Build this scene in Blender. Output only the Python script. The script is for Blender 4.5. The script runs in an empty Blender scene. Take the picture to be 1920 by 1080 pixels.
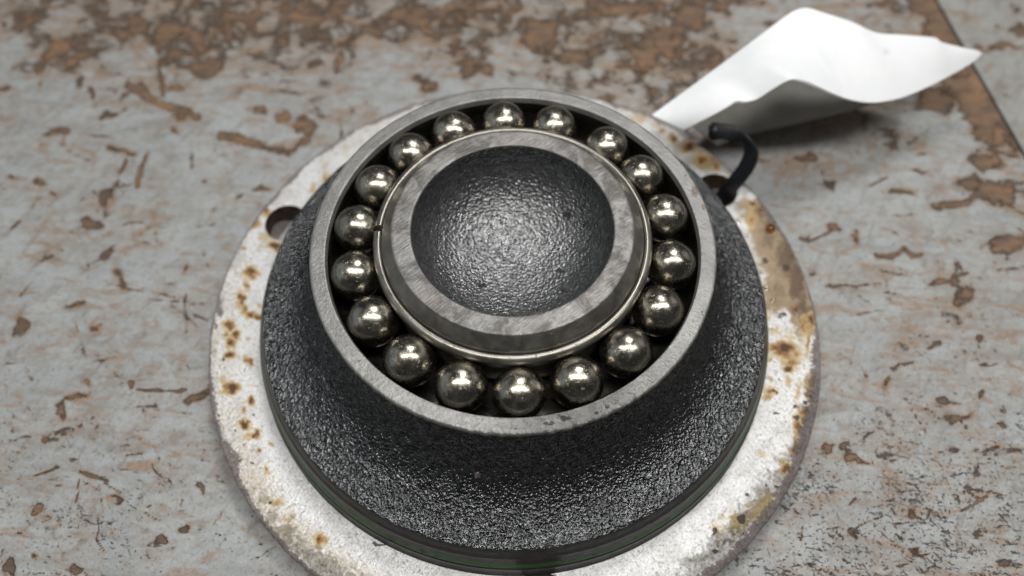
import bpy, bmesh, math, random
import numpy as np
from mathutils import Vector, Matrix, Quaternion

# ------------------------------------------------------------------ units
# 1 u = outer radius of the bearing ring = 50 mm; the bench surface is world z = 0
S = 0.05
HB = 1.004                      # height of the ring face above the bench, in u
sc = bpy.context.scene
col = sc.collection
sc.unit_settings.system = 'METRIC'
random.seed(7)

# ------------------------------------------------------------------ camera
CAM = np.array([-0.00696, -2.2000865, 3.46347363])      # u, relative to ring face centre
CF = np.array([0.0, 0.486811, -0.87350733])
CR = np.array([0.99985994, -0.01461928, -0.00814741])
CU = np.array([0.0167363, 0.87338498, 0.48674282])
FPX = 1556.4
cd = bpy.data.cameras.new('camera')
cam = bpy.data.objects.new('camera', cd)
col.objects.link(cam)
cd.sensor_width = 36.0
cd.lens = FPX / 1920 * 36
cd.clip_start = 0.005
cd.clip_end = 50
R = Matrix((CR, CU, -CF)).transposed()
cam.matrix_world = Matrix.Translation(Vector((CAM[0] * S, CAM[1] * S, (CAM[2] + HB) * S))) @ R.to_4x4()
cd.dof.use_dof = True
cd.dof.focus_distance = 3.93 * S
cd.dof.aperture_fstop = 7.6
cd.dof.aperture_blades = 0
sc.camera = cam

# ------------------------------------------------------------------ world and lamps
w = bpy.data.worlds.new('World')
sc.world = w
w.use_nodes = True
bg = w.node_tree.nodes['Background']
bg.inputs[0].default_value = (0.95, 0.98, 1.0, 1)
bg.inputs[1].default_value = 0.045
sc.view_settings.view_transform = 'Standard'
sc.view_settings.look = 'None'
sc.view_settings.gamma = 1
sc.view_settings.exposure = 0.15


def area(name, loc, target, sx, sy, power, colr):
    l = bpy.data.lights.new(name, 'AREA')
    l.shape = 'RECTANGLE'
    l.size, l.size_y = sx, sy
    l.energy = power
    l.color = colr
    o = bpy.data.objects.new(name, l)
    col.objects.link(o)
    o.location = loc
    d = Vector(target) - Vector(loc)
    o.rotation_euler = d.to_track_quat('-Z', 'Y').to_euler()
    return o


def bulb(name, loc, r, power, colr):
    l = bpy.data.lights.new(name, 'POINT')
    l.shadow_soft_size = r
    l.energy = power
    l.color = colr
    o = bpy.data.objects.new(name, l)
    col.objects.link(o)
    o.location = loc


area('batten_lamp', (0.06, -0.06, 0.66), (0.06, -0.06, 0), 0.80, 0.075, 3.5, (1.0, 0.98, 0.94))
area('ceiling_lamp', (0.20, 0.58, 1.12), (0, 0.05, 0), 0.30, 0.20, 5.4, (1.0, 0.99, 0.97))
area('left_lamp', (-1.9, 0.2, 0.9), (0, 0, 0), 2.4, 1.6, 3.8, (0.78, 0.90, 1.0))
area('right_lamp', (1.6, 0.75, 0.85), (0, 0, 0), 0.9, 0.9, 1.1, (1.0, 0.98, 0.95))
bulb('shop_lamp', (-0.75, -0.14, 0.62), 0.02, 0.30, (1.0, 0.82, 0.55))
bulb('shop_lamp', (-0.72, -0.55, 0.72), 0.02, 0.25, (1.0, 0.82, 0.55))


# ------------------------------------------------------------------ numpy helpers
def project(P):
    """u-points (ring-face frame) -> photograph pixel, used to place stains on surfaces"""
    d = P - CAM
    z = d @ CF
    return 960 + FPX * (d @ CR) / z, 540 - FPX * (d @ CU) / z


def ray(x, y, z):
    d = CF * FPX + CR * (x - 960) + CU * (540 - y)
    t = (z - CAM[2]) / d[2]
    return CAM + t * d


_rng = np.random.RandomState(5)
_T = _rng.rand(256, 256)


def vnoise(x, y):
    xi = np.floor(x).astype(int)
    yi = np.floor(y).astype(int)
    fx = x - xi
    fy = y - yi
    fx = fx * fx * (3 - 2 * fx)
    fy = fy * fy * (3 - 2 * fy)
    a = _T[xi & 255, yi & 255]
    b = _T[(xi + 1) & 255, yi & 255]
    c = _T[xi & 255, (yi + 1) & 255]
    d = _T[(xi + 1) & 255, (yi + 1) & 255]
    return (a * (1 - fx) + b * fx) * (1 - fy) + (c * (1 - fx) + d * fx) * fy


def fbm(x, y, o=4):
    s = 0
    a = 0.5
    for i in range(o):
        s = s + a * vnoise(x + 17.3 * i, y - 9.1 * i)
        x = x * 2.03
        y = y * 2.03
        a *= 0.5
    return s / (1 - 0.5 ** o)


def sstep(a, b, x):
    t = np.clip((x - a) / (b - a), 0, 1)
    return t * t * (3 - 2 * t)


# ------------------------------------------------------------------ objects
def tag(o, label=None, cat=None, group=None, kind=None):
    for k, v in (('label', label), ('category', cat), ('group', group), ('kind', kind)):
        if v:
            o[k] = v
    return o


def thing(name, label, cat, loc=(0, 0, 0), group=None):
    o = bpy.data.objects.new(name, None)
    o.empty_display_size = 0.01
    col.objects.link(o)
    o.location = loc
    return tag(o, label, cat, group)


def link(name, me, mat, parent=None, loc=None):
    o = bpy.data.objects.new(name, me)
    col.objects.link(o)
    if mat is not None and not me.materials:
        me.materials.append(mat)
    if parent is not None:
        o.parent = parent
    if loc is not None:
        o.location = loc
    return o


def mesh_np(name, V, Fq, smooth=True, sharp=None):
    me = bpy.data.meshes.new(name)
    me.from_pydata([], [], [])
    n = len(V)
    me.vertices.add(n)
    me.vertices.foreach_set('co', np.asarray(V, dtype=np.float32).ravel())
    Fq = np.asarray(Fq, dtype=np.int32)
    k = Fq.shape[1]
    me.loops.add(Fq.size)
    me.loops.foreach_set('vertex_index', Fq.ravel())
    me.polygons.add(len(Fq))
    me.polygons.foreach_set('loop_start', np.arange(0, Fq.size, k, dtype=np.int32))
    me.polygons.foreach_set('loop_total', np.full(len(Fq), k, dtype=np.int32))
    me.update(calc_edges=True)
    me.validate()
    if smooth:
        me.polygons.foreach_set('use_smooth', np.ones(len(me.polygons), dtype=bool))
        if sharp:
            me.set_sharp_from_angle(angle=math.radians(sharp))
    return me


def attr(me, name, vals):
    a = me.attributes.new(name, 'FLOAT', 'POINT')
    a.data.foreach_set('value', np.asarray(vals, dtype=np.float32))


def grid_faces(nu, nv, wrap_u=False):
    """faces of a nu x nv vertex grid, index = i*nv + j"""
    iu = np.arange(nu if wrap_u else nu - 1)
    jv = np.arange(nv - 1)
    I, J = np.meshgrid(iu, jv, indexing='ij')
    I2 = (I + 1) % nu
    return np.stack([I * nv + J, I2 * nv + J, I2 * nv + J + 1, I * nv + J + 1], -1).reshape(-1, 4)


def densify(prof, step):
    out = [prof[0]]
    for a, b in zip(prof, prof[1:]):
        n = max(1, int(math.ceil(math.hypot(b[0] - a[0], b[1] - a[1]) / step)))
        for i in range(1, n + 1):
            out.append((a[0] + (b[0] - a[0]) * i / n, a[1] + (b[1] - a[1]) * i / n))
    return out


def lathe(name, prof, seg, step=None, wob=None, sharp=40, z0=-HB):
    """profile [(r,z)] in u (z from the ring face) swept round the axis; outside kept on the left"""
    if step:
        prof = densify(prof, step)
    prof = np.array(prof)
    th = np.linspace(0, 2 * np.pi, seg, endpoint=False)
    T, Rr = np.meshgrid(th, prof[:, 0], indexing='ij')
    _, Z = np.meshgrid(th, prof[:, 1], indexing='ij')
    if wob:
        Rr, Z = wob(T, Rr.copy(), Z.copy())
    V = np.stack([Rr * np.cos(T), Rr * np.sin(T), Z - z0], -1).reshape(-1, 3) * S
    return mesh_np(name, V, grid_faces(seg, len(prof), True), True, sharp)


# ------------------------------------------------------------------ node helpers
class NT:
    def __init__(self, name):
        m = bpy.data.materials.new(name)
        m.use_nodes = True
        self.m = m
        self.t = m.node_tree
        self.b = self.t.nodes['Principled BSDF']
        self._co = None

    def n(self, typ, **kw):
        x = self.t.nodes.new(typ)
        for k, v in kw.items():
            setattr(x, k, v)
        return x

    def set(self, sock, v):
        if v is None:
            return
        if hasattr(v, 'is_linked') or isinstance(v, bpy.types.NodeSocket):
            self.t.links.new(v, sock)
        elif isinstance(v, (tuple, list)) and len(v) == 3 and sock.type == 'RGBA':
            sock.default_value = (*v, 1)
        else:
            sock.default_value = v

    def co(self, sx=1, sy=1, sz=1, rz=0.0, warp=0.0, off=(0, 0, 0)):
        tc = self.n('ShaderNodeTexCoord')
        mp = self.n('ShaderNodeMapping')
        self.set(mp.inputs['Scale'], (sx / S, sy / S, sz / S))
        src = tc.outputs['Object']
        if rz:
            m0 = self.n('ShaderNodeMapping')
            self.set(m0.inputs['Rotation'], (0, 0, rz))
            self.set(m0.inputs['Vector'], src)
            src = m0.outputs[0]
        self.set(mp.inputs['Location'], off)
        self.set(mp.inputs['Vector'], src)
        return mp.outputs[0]

    def noise(self, vec, scale, detail=3, rough=0.55, dist=0.0):
        x = self.n('ShaderNodeTexNoise')
        self.set(x.inputs['Vector'], vec)
        self.set(x.inputs['Scale'], scale)
        self.set(x.inputs['Detail'], detail)
        self.set(x.inputs['Roughness'], rough)
        self.set(x.inputs['Distortion'], dist)
        return x.outputs[0]

    def voro(self, vec, scale, feature='F1', rand=1.0):
        x = self.n('ShaderNodeTexVoronoi', feature=feature)
        self.set(x.inputs['Vector'], vec)
        self.set(x.inputs['Scale'], scale)
        self.set(x.inputs['Randomness'], rand)
        return x.outputs[0]

    def math(self, op, a, b=None, c=None):
        x = self.n('ShaderNodeMath', operation=op)
        self.set(x.inputs[0], a)
        self.set(x.inputs[1], b)
        self.set(x.inputs[2], c)
        return x.outputs[0]

    def map(self, v, a, b, c=0.0, d=1.0, smooth=True):
        x = self.n('ShaderNodeMapRange', interpolation_type='SMOOTHSTEP' if smooth else 'LINEAR')
        self.set(x.inputs['Value'], v)
        for k, q in (('From Min', a), ('From Max', b), ('To Min', c), ('To Max', d)):
            self.set(x.inputs[k], q)
        return x.outputs[0]

    def mix(self, f, a, b, mode='MIX'):
        x = self.n('ShaderNodeMix', data_type='RGBA', blend_type=mode)
        self.set(x.inputs[0], f)
        self.set(x.inputs[6], a)
        self.set(x.inputs[7], b)
        return x.outputs[2]

    def att(self, name):
        x = self.n('ShaderNodeAttribute', attribute_name=name)
        return x.outputs['Fac']

    def bump(self, h, dist, strength=1.0, normal=None):
        x = self.n('ShaderNodeBump')
        self.set(x.inputs['Height'], h)
        self.set(x.inputs['Distance'], dist * S)
        self.set(x.inputs['Strength'], strength)
        if normal is not None:
            self.set(x.inputs['Normal'], normal)
        return x.outputs[0]

    def out(self, **kw):
        names = dict(color='Base Color', metal='Metallic', rough='Roughness', normal='Normal', spec='Specular IOR Level',
                     coat='Coat Weight', coat_rough='Coat Roughness', trans='Transmission Weight', ior='IOR',
                     coat_normal='Coat Normal', sss='Subsurface Weight')
        for k, v in kw.items():
            self.set(self.b.inputs[names[k]], v)
        return self.m


# ------------------------------------------------------------------ materials
def mat_bench(name, paint_a, paint_b):
    k = NT(name)
    c1 = k.co()
    bare = k.att('bare')
    fleck = k.att('fleck')
    tone = k.att('tone')
    n1 = k.noise(c1, 4.6, 9, 0.64, 0.9)
    n2 = k.noise(k.co(0.8, 2.4, 1, 0.06), 17, 5, 0.65, 0.6)
    n3 = k.noise(c1, 2.2, 4, 0.6)
    e = k.math('ADD', bare, k.math('MULTIPLY', k.math('SUBTRACT', n1, 0.5), 1.7))
    e = k.math('ADD', e, k.math('MULTIPLY', k.math('SUBTRACT', n2, 0.5), 0.75))
    n0 = k.noise(c1, 38, 4, 0.65, 0.6)
    e = k.math('ADD', e, k.math('MULTIPLY', k.math('SUBTRACT', n0, 0.5), 0.55))
    mb = k.map(e, 0.45, 0.68)
    # small chips, long in x, some in a slanted direction
    f1 = k.noise(k.co(0.5, 1.35, 1, 0.10), 34, 4, 0.62, 1.0)
    f2 = k.noise(k.co(1.35, 0.45, 1, -0.6), 24, 4, 0.62, 1.2)
    f3 = k.noise(c1, 60, 2, 0.6)
    cl = k.noise(k.co(0.8, 1.2, 1), 3.2, 4, 0.65, 0.5)
    th1 = k.math('SUBTRACT', k.map(cl, 0.3, 0.7, 0.80, 0.715), k.math('MULTIPLY', fleck, 0.085))
    m1 = k.map(k.math('SUBTRACT', f1, th1), -0.035, 0.05)
    m2 = k.map(k.math('SUBTRACT', f2, k.math('ADD', th1, 0.015)), -0.035, 0.05)
    m3 = k.map(k.math('SUBTRACT', f3, k.math('ADD', th1, 0.0)), -0.01, 0.03)
    mf = k.math('MAXIMUM', k.math('MAXIMUM', m1, m2), m3)
    # paint: greyish, smeared with grime
    g1 = k.noise(k.co(0.45, 1.7, 1, 0.05), 5, 6, 0.66, 0.5)
    g2 = k.noise(c1, 55, 3, 0.6)
    pc = k.mix(k.map(n3, 0.3, 0.7), paint_a, paint_b)
    pc = k.mix(k.map(g1, 0.44, 0.74, 0, 0.68), pc, (0.19, 0.172, 0.148))
    g4 = k.noise(k.co(1.5, 0.6, 1, 0.6), 9, 5, 0.65, 0.8)
    pc = k.mix(k.map(g4, 0.50, 0.72, 0, 0.65), pc, (0.165, 0.135, 0.105))
    g5 = k.noise(k.co(1, 1.4, 1, 0.2), 20, 6, 0.7, 0.8)
    pc = k.mix(k.map(g5, 0.52, 0.70, 0, 0.6), pc, (0.175, 0.155, 0.13))
    pc = k.mix(k.map(g5, 0.46, 0.30, 0, 0.35), pc, (0.50, 0.515, 0.52))
    pc = k.mix(k.map(g2, 0.42, 0.78, 0, 0.35), pc, (0.22, 0.215, 0.2))
    pc = k.mix(k.math('MULTIPLY', k.map(e, 0.05, 0.5), 0.55), pc, (0.255, 0.205, 0.163))
    # soft rusty smears where the paint has worn thin
    ns = k.noise(k.co(0.55, 1.5, 1, 0.08), 6.5, 7, 0.68, 1.0)
    sm = k.map(k.math('ADD', k.math('MULTIPLY', bare, 0.25), ns), 0.53, 0.74)
    pc = k.mix(k.math('MULTIPLY', sm, 0.75), pc, k.mix(k.map(n0, 0.35, 0.65), (0.18, 0.115, 0.07), (0.33, 0.19, 0.095)))
    # bare board
    w1 = k.noise(k.co(0.6, 2.2, 1), 9, 5, 0.65, 0.7)
    w2 = k.noise(c1, 3.5, 3, 0.5)
    wc = k.mix(k.map(w1, 0.3, 0.72), (0.085, 0.058, 0.042), (0.25, 0.143, 0.076))
    wc = k.mix(k.map(w2, 0.48, 0.72, 0, 0.7), wc, (0.31, 0.172, 0.085))
    wc = k.mix(k.math('MULTIPLY', tone, 0.85), wc, (0.06, 0.045, 0.035))
    wc = k.mix(k.map(g2, 0.35, 0.7, 0, 0.45), wc, (0.13, 0.10, 0.08))
    fc = k.mix(k.map(n1, 0.4, 0.6), (0.075, 0.06, 0.048), (0.16, 0.115, 0.08))
    cc = k.mix(mb, pc, wc)
    cc = k.mix(k.math('MULTIPLY', mf, k.math('SUBTRACT', 1.0, k.math('MULTIPLY', mb, 0.7))), cc, fc)
    h = k.math('MULTIPLY', k.math('MAXIMUM', mb, mf), -1.0)
    h = k.math('ADD', h, k.math('MULTIPLY', g2, 0.35))
    h = k.math('ADD', h, k.math('MULTIPLY', n3, 0.6))
    ro = k.map(g1, 0.3, 0.8, 0.38, 0.6)
    ro = k.math('ADD', ro, k.math('MULTIPLY', mb, 0.2))
    return k.out(color=cc, rough=ro, normal=k.bump(h, 0.016), spec=0.45)


def mat_flange():
    k = NT('rusty_machined_steel')
    c = k.co()
    rust = k.att('rust')
    dirt = k.att('dirt')
    pit = k.att('pit')
    film = k.att('film')
    bruise = k.att('bruise')
    grit = k.att('grit')
    n1 = k.noise(c, 60, 4, 0.65)
    n2 = k.noise(k.co(3.2, 0.35, 1, 0.6), 38, 3, 0.6)
    n3 = k.noise(k.co(0.35, 3.2, 1, 0.9), 38, 3, 0.6)
    n4 = k.noise(c, 6, 5, 0.65, 0.4)
    n5 = k.noise(c, 20, 9, 0.72, 0.6)
    n6 = k.noise(c, 105, 3, 0.6)
    cc = k.mix(k.map(n4, 0.40, 0.72), (0.74, 0.745, 0.755), (0.57, 0.56, 0.545))
    cc = k.mix(k.map(n6, 0.50, 0.70, 0, 0.42), cc, (0.22, 0.21, 0.20))
    cc = k.mix(k.map(n1, 0.50, 0.72, 0, 0.65), cc, (0.27, 0.26, 0.25))
    cc = k.mix(k.map(n2, 0.55, 0.75, 0, 0.28), cc, (0.40, 0.39, 0.38))
    cc = k.mix(k.map(n3, 0.55, 0.75, 0, 0.22), cc, (0.42, 0.41, 0.40))
    dd = k.math('ADD', dirt, k.math('MULTIPLY', k.math('SUBTRACT', n5, 0.5), 1.5))
    dd = k.math('ADD', dd, k.math('MULTIPLY', k.math('SUBTRACT', n1, 0.5), 1.3))
    cc = k.mix(k.map(dd, 0.3, 0.95, 0, 0.72), cc, (0.45, 0.375, 0.25))
    gr = k.math('ADD', grit, k.math('MULTIPLY', k.math('SUBTRACT', n5, 0.5), 1.5))
    gg = k.math('ADD', gr, k.math('MULTIPLY', k.math('SUBTRACT', n1, 0.5), 1.0))
    cc = k.mix(k.map(gg, 0.45, 0.9, 0, 0.85), cc, (0.15, 0.12, 0.09))
    # amber film of old oil
    ff = k.math('ADD', film, k.math('MULTIPLY', k.math('SUBTRACT', n4, 0.5), 0.8))
    ff = k.math('ADD', ff, k.math('MULTIPLY', k.math('SUBTRACT', n5, 0.5), 0.9))
    cc = k.mix(k.map(ff, 0.12, 0.8, 0, 0.88), cc, (0.29, 0.19, 0.083))
    cc = k.mix(k.map(ff, 0.75, 1.45, 0, 0.85), cc, (0.085, 0.046, 0.024))
    # rust spots: pale halo, orange, dark core
    rr = k.math('ADD', rust, k.math('MULTIPLY', k.math('SUBTRACT', n5, 0.5), 1.0))
    cc = k.mix(k.map(rr, 0.10, 0.42, 0, 0.75), cc, (0.50, 0.36, 0.15))
    cc = k.mix(k.map(rr, 0.42, 0.7, 0, 0.88), cc, (0.28, 0.13, 0.035))
    cc = k.mix(k.map(rr, 0.68, 0.95, 0, 0.92), cc, (0.065, 0.028, 0.018))
    # bruised purple-brown edge
    bb = k.math('ADD', bruise, k.math('MULTIPLY', k.math('SUBTRACT', n5, 0.5), 1.3))
    bb = k.math('ADD', bb, k.math('MULTIPLY', k.math('SUBTRACT', n1, 0.5), 1.1))
    bc = k.mix(k.map(n1, 0.35, 0.65), (0.065, 0.055, 0.055), (0.21, 0.17, 0.165))
    cc = k.mix(k.map(bb, 0.42, 0.66, 0, 0.9), cc, bc)
    pp = k.math('ADD', pit, k.math('MULTIPLY', k.math('SUBTRACT', n5, 0.5), 1.3))
    pm = k.map(pp, 0.45, 0.6)
    cc = k.mix(k.math('MULTIPLY', pm, 0.93), cc, (0.055, 0.047, 0.042))
    clean = k.math('SUBTRACT', 1.0, k.map(k.math('MAXIMUM', k.math('MAXIMUM', rr, bb), k.math('MAXIMUM', ff, pp)), 0.3, 0.7))
    met = k.math('MULTIPLY', clean, 0.52)
    h = k.math('ADD', k.math('MULTIPLY', n1, 0.8), k.math('MULTIPLY', k.math('ADD', n2, n3), 0.6))
    h = k.math('ADD', h, k.math('MULTIPLY', k.map(gr, 0.1, 0.9), k.math('MULTIPLY', n1, 3.0)))
    h = k.math('SUBTRACT', h, k.math('MULTIPLY', pm, 1.5))
    ro = k.map(k.math('ADD', k.map(rr, 0.2, 0.8), k.map(bb, 0.3, 0.8)), 0, 1, 0.42, 0.65)
    ro = k.math('SUBTRACT', ro, k.math('MULTIPLY', k.map(ff, 0.3, 0.8), 0.25))
    return k.out(color=cc, metal=met, rough=ro, normal=k.bump(h, 0.008, 0.8))


def mat_cast(name, base, hi, grain, dist, ro=0.36, metal=0.7):
    k = NT(name)
    c = k.co()
    v = k.voro(c, grain, 'SMOOTH_F1')
    n1 = k.noise(c, grain * 0.55, 5, 0.62)
    n2 = k.noise(c, 4, 4, 0.6)
    n3 = k.noise(c, grain * 1.6, 2, 0.6)
    cc = k.mix(k.map(n1, 0.35, 0.7), base, hi)
    cc = k.mix(k.map(n2, 0.55, 0.75, 0, 0.5), cc, tuple(x * 0.5 for x in base))
    h = k.math('ADD', k.math('MULTIPLY', n1, 0.8), k.math('MULTIPLY', v, 1.3))
    h = k.math('ADD', h, k.math('MULTIPLY', n3, 0.35))
    h = k.math('ADD', h, k.math('MULTIPLY', n2, 1.5))
    r = k.map(n2, 0.3, 0.7, ro - 0.07, ro + 0.09)
    return k.out(color=cc, rough=r, metal=metal, normal=k.bump(h, dist), spec=0.7)


def mat_ring():
    k = NT('machined_ring_steel')
    c = k.co()
    pit = k.att('pit')
    wet = k.att('wet')
    stain = k.att('stain')
    n1 = k.noise(k.co(0.5, 2.5, 1, 0.7), 40, 4, 0.6)
    n2 = k.noise(c, 7, 5, 0.62)
    n3 = k.noise(c, 55, 4, 0.6)
    n4 = k.noise(c, 90, 2, 0.5)
    cc = k.mix(k.map(n2, 0.3, 0.7), (0.20, 0.20, 0.195), (0.29, 0.288, 0.28))
    cc = k.mix(k.map(n1, 0.52, 0.75, 0, 0.45), cc, (0.19, 0.185, 0.175))
    cc = k.mix(k.map(n3, 0.60, 0.74, 0, 0.6), cc, (0.12, 0.115, 0.10))
    ss = k.math('ADD', stain, k.math('MULTIPLY', k.math('SUBTRACT', n3, 0.5), 1.0))
    cc = k.mix(k.map(ss, 0.4, 0.7, 0, 0.75), cc, (0.13, 0.10, 0.07))
    pp = k.math('ADD', pit, k.math('MULTIPLY', k.math('SUBTRACT', n3, 0.5), 0.9))
    pm = k.map(pp, 0.45, 0.65)
    cc = k.mix(k.math('MULTIPLY', pm, 0.85), cc, (0.03, 0.028, 0.026))
    h = k.math('ADD', k.math('MULTIPLY', n1, 0.5), k.math('MULTIPLY', n3, k.math('ADD', 0.5, k.math('MULTIPLY', wet, 2.6))))
    h = k.math('SUBTRACT', h, k.math('MULTIPLY', pm, 1.0))
    h = k.math('ADD', h, k.math('MULTIPLY', n4, 0.25))
    ro = k.math('SUBTRACT', 0.44, k.math('MULTIPLY', wet, 0.2))
    return k.out(color=cc, metal=0.55, rough=ro, normal=k.bump(h, 0.006, 0.9))


def mat_hub():
    k = NT('mottled_hub_steel')
    c = k.co()
    n1 = k.noise(c, 9, 6, 0.68, 0.5)
    n2 = k.noise(c, 30, 4, 0.62)
    n3 = k.noise(k.co(0.5, 3, 1, -0.7), 40, 3, 0.6)
    n4 = k.noise(c, 4.5, 3, 0.6)
    cc = k.mix(k.map(n1, 0.38, 0.62), (0.115, 0.107, 0.101), (0.235, 0.233, 0.228))
    cc = k.mix(k.map(n4, 0.5, 0.72, 0, 0.5), cc, (0.20, 0.175, 0.165))
    cc = k.mix(k.map(n3, 0.55, 0.75, 0, 0.3), cc, (0.42, 0.42, 0.41))
    cc = k.mix(k.map(n2, 0.62, 0.74, 0, 0.7), cc, (0.07, 0.06, 0.055))
    h = k.math('ADD', n3, n2)
    return k.out(color=cc, metal=0.6, rough=k.map(n1, 0.3, 0.7, 0.56, 0.42), normal=k.bump(h, 0.004, 0.7))


def mat_steel(name, c0, c1, ro0, ro1, sc_=12, bmp=0.0015, metal=1.0, rnd=False):
    k = NT(name)
    c = k.co()
    if rnd:
        oi = k.n('ShaderNodeObjectInfo')
        ad = k.n('ShaderNodeVectorMath', operation='ADD')
        cm = k.n('ShaderNodeCombineXYZ')
        k.set(cm.inputs[0], k.math('MULTIPLY', oi.outputs['Random'], 37.0))
        k.set(cm.inputs[1], k.math('MULTIPLY', oi.outputs['Random'], 11.0))
        k.set(ad.inputs[0], c)
        k.set(ad.inputs[1], cm.outputs[0])
        c = ad.outputs[0]
    n1 = k.noise(c, sc_, 5, 0.6, 0.3)
    n2 = k.noise(c, sc_ * 6, 3, 0.6)
    n3 = k.noise(c, sc_ * 3, 3, 0.6, 0.5)
    cc = k.mix(k.map(n1, 0.3, 0.7), c0, c1)
    sp = k.map(n2, 0.66, 0.74)
    cc = k.mix(k.math('MULTIPLY', sp, 0.8), cc, (0.05, 0.04, 0.03))
    ro = k.math('ADD', k.map(n1, 0.3, 0.7, ro0, ro1), k.math('MULTIPLY', k.map(n3, 0.5, 0.7), 0.05))
    h = k.math('ADD', k.math('MULTIPLY', n1, 0.6), k.math('MULTIPLY', k.map(n3, 0.6, 0.8), 0.5))
    h = k.math('ADD', h, k.math('MULTIPLY', sp, 0.6))
    return k.out(color=cc, metal=metal, rough=ro, normal=k.bump(h, bmp, 0.8))


def mat_green():
    k = NT('green_paint')
    c = k.co()
    n = k.noise(c, 22, 5, 0.65, 0.5)
    n2 = k.noise(c, 5, 4, 0.6)
    cc = k.mix(k.map(n2, 0.3, 0.7), (0.018, 0.066, 0.012), (0.03, 0.10, 0.026))
    cc = k.mix(k.map(n, 0.56, 0.62), cc, (0.012, 0.013, 0.010))
    return k.out(color=cc, rough=0.4, normal=k.bump(n, 0.006))


def mat_simple(name, c, ro, metal=0.0, spec=0.5, grain=30, var=0.25, bmp=0.002):
    k = NT(name)
    n = k.noise(k.co(), grain, 4, 0.6)
    cc = k.mix(k.map(n, 0.3, 0.7), tuple(x * (1 - var) for x in c), tuple(x * (1 + var) for x in c))
    return k.out(color=cc, rough=ro, metal=metal, spec=spec, normal=k.bump(n, bmp))


def mat_paper():
    k = NT('coated_paper')
    c = k.co()
    n = k.noise(c, 6, 5, 0.6)
    n2 = k.noise(c, 2.2, 3, 0.5)
    cc = k.mix(k.map(n, 0.35, 0.7), (0.86, 0.88, 0.91), (0.90, 0.915, 0.935))
    cc = k.mix(k.math('MULTIPLY', k.att('mark'), 0.8), cc, (0.35, 0.36, 0.38))
    h = k.math('ADD', k.math('MULTIPLY', n2, 2.0), k.math('MULTIPLY', n, 0.3))
    return k.out(color=cc, rough=0.55, normal=k.bump(h, 0.006))


def mat_oil(name, c):
    k = NT(name)
    return k.out(color=c, rough=0.03, trans=1.0, ior=1.46)


M_bench = mat_bench('worn_grey_paint', (0.315, 0.338, 0.35), (0.38, 0.40, 0.407))
M_panel = mat_bench('pale_grey_paint', (0.30, 0.305, 0.295), (0.35, 0.355, 0.345))
M_flange = mat_flange()
M_cast = mat_cast('black_cast_iron', (0.06, 0.062, 0.065), (0.185, 0.19, 0.196), 80, 0.0080, 0.20, 0.95)
M_bowl = mat_cast('grey_cast_iron', (0.135, 0.139, 0.141), (0.275, 0.28, 0.286), 74, 0.0060, 0.28, 0.85)
M_ring = mat_ring()
M_hub = mat_hub()
M_ball = mat_steel('polished_ball_steel', (0.28, 0.257, 0.212), (0.42, 0.393, 0.335), 0.19, 0.29, 20, 0.0036, 1.0, True)
M_race = mat_steel('oily_race_steel', (0.03, 0.029, 0.026), (0.06, 0.058, 0.05), 0.20, 0.32, 9, 0.002, 0.7)
M_lip = mat_steel('brown_race_steel', (0.20, 0.188, 0.162), (0.29, 0.277, 0.25), 0.27, 0.42, 11, 0.002, 0.85)
M_band = mat_steel('oiled_hub_steel', (0.16, 0.15, 0.135), (0.25, 0.24, 0.22), 0.30, 0.45, 12, 0.003, 0.8)
M_black = mat_simple('oily_black_iron', (0.013, 0.012, 0.011), 0.38, 0.0, 0.5, 22, 0.5, 0.004)
M_holew = mat_simple('rusted_hole_wall', (0.05, 0.028, 0.016), 0.6, 0.0, 0.4, 14, 0.6, 0.006)
M_green = mat_green()
M_tie = mat_simple('black_nylon', (0.012, 0.013, 0.016), 0.42, 0.0, 0.5, 30, 0.2, 0.002)
M_paper = mat_paper()
M_paper_shade = mat_simple('shaded_paper', (0.30, 0.288, 0.262), 0.65, 0.0, 0.3, 5, 0.1, 0.003)  # lower ply: shade beneath the upper ply painted into the paper colour
M_oil = mat_oil('clear_oil', (0.95, 0.93, 0.86))
M_amber = mat_oil('amber_oil', (0.80, 0.48, 0.16))
M_grit = mat_simple('dark_grit', (0.035, 0.025, 0.02), 0.35, 0.0, 0.6, 40, 0.5, 0.01)


# ------------------------------------------------------------------ the bench
def seam_x(y):
    """edge between the two boards of the bench, u"""
    return 3.249 + (3.451 - 3.249) * (2.731 - y) / (2.731 - 1.25)


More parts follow.
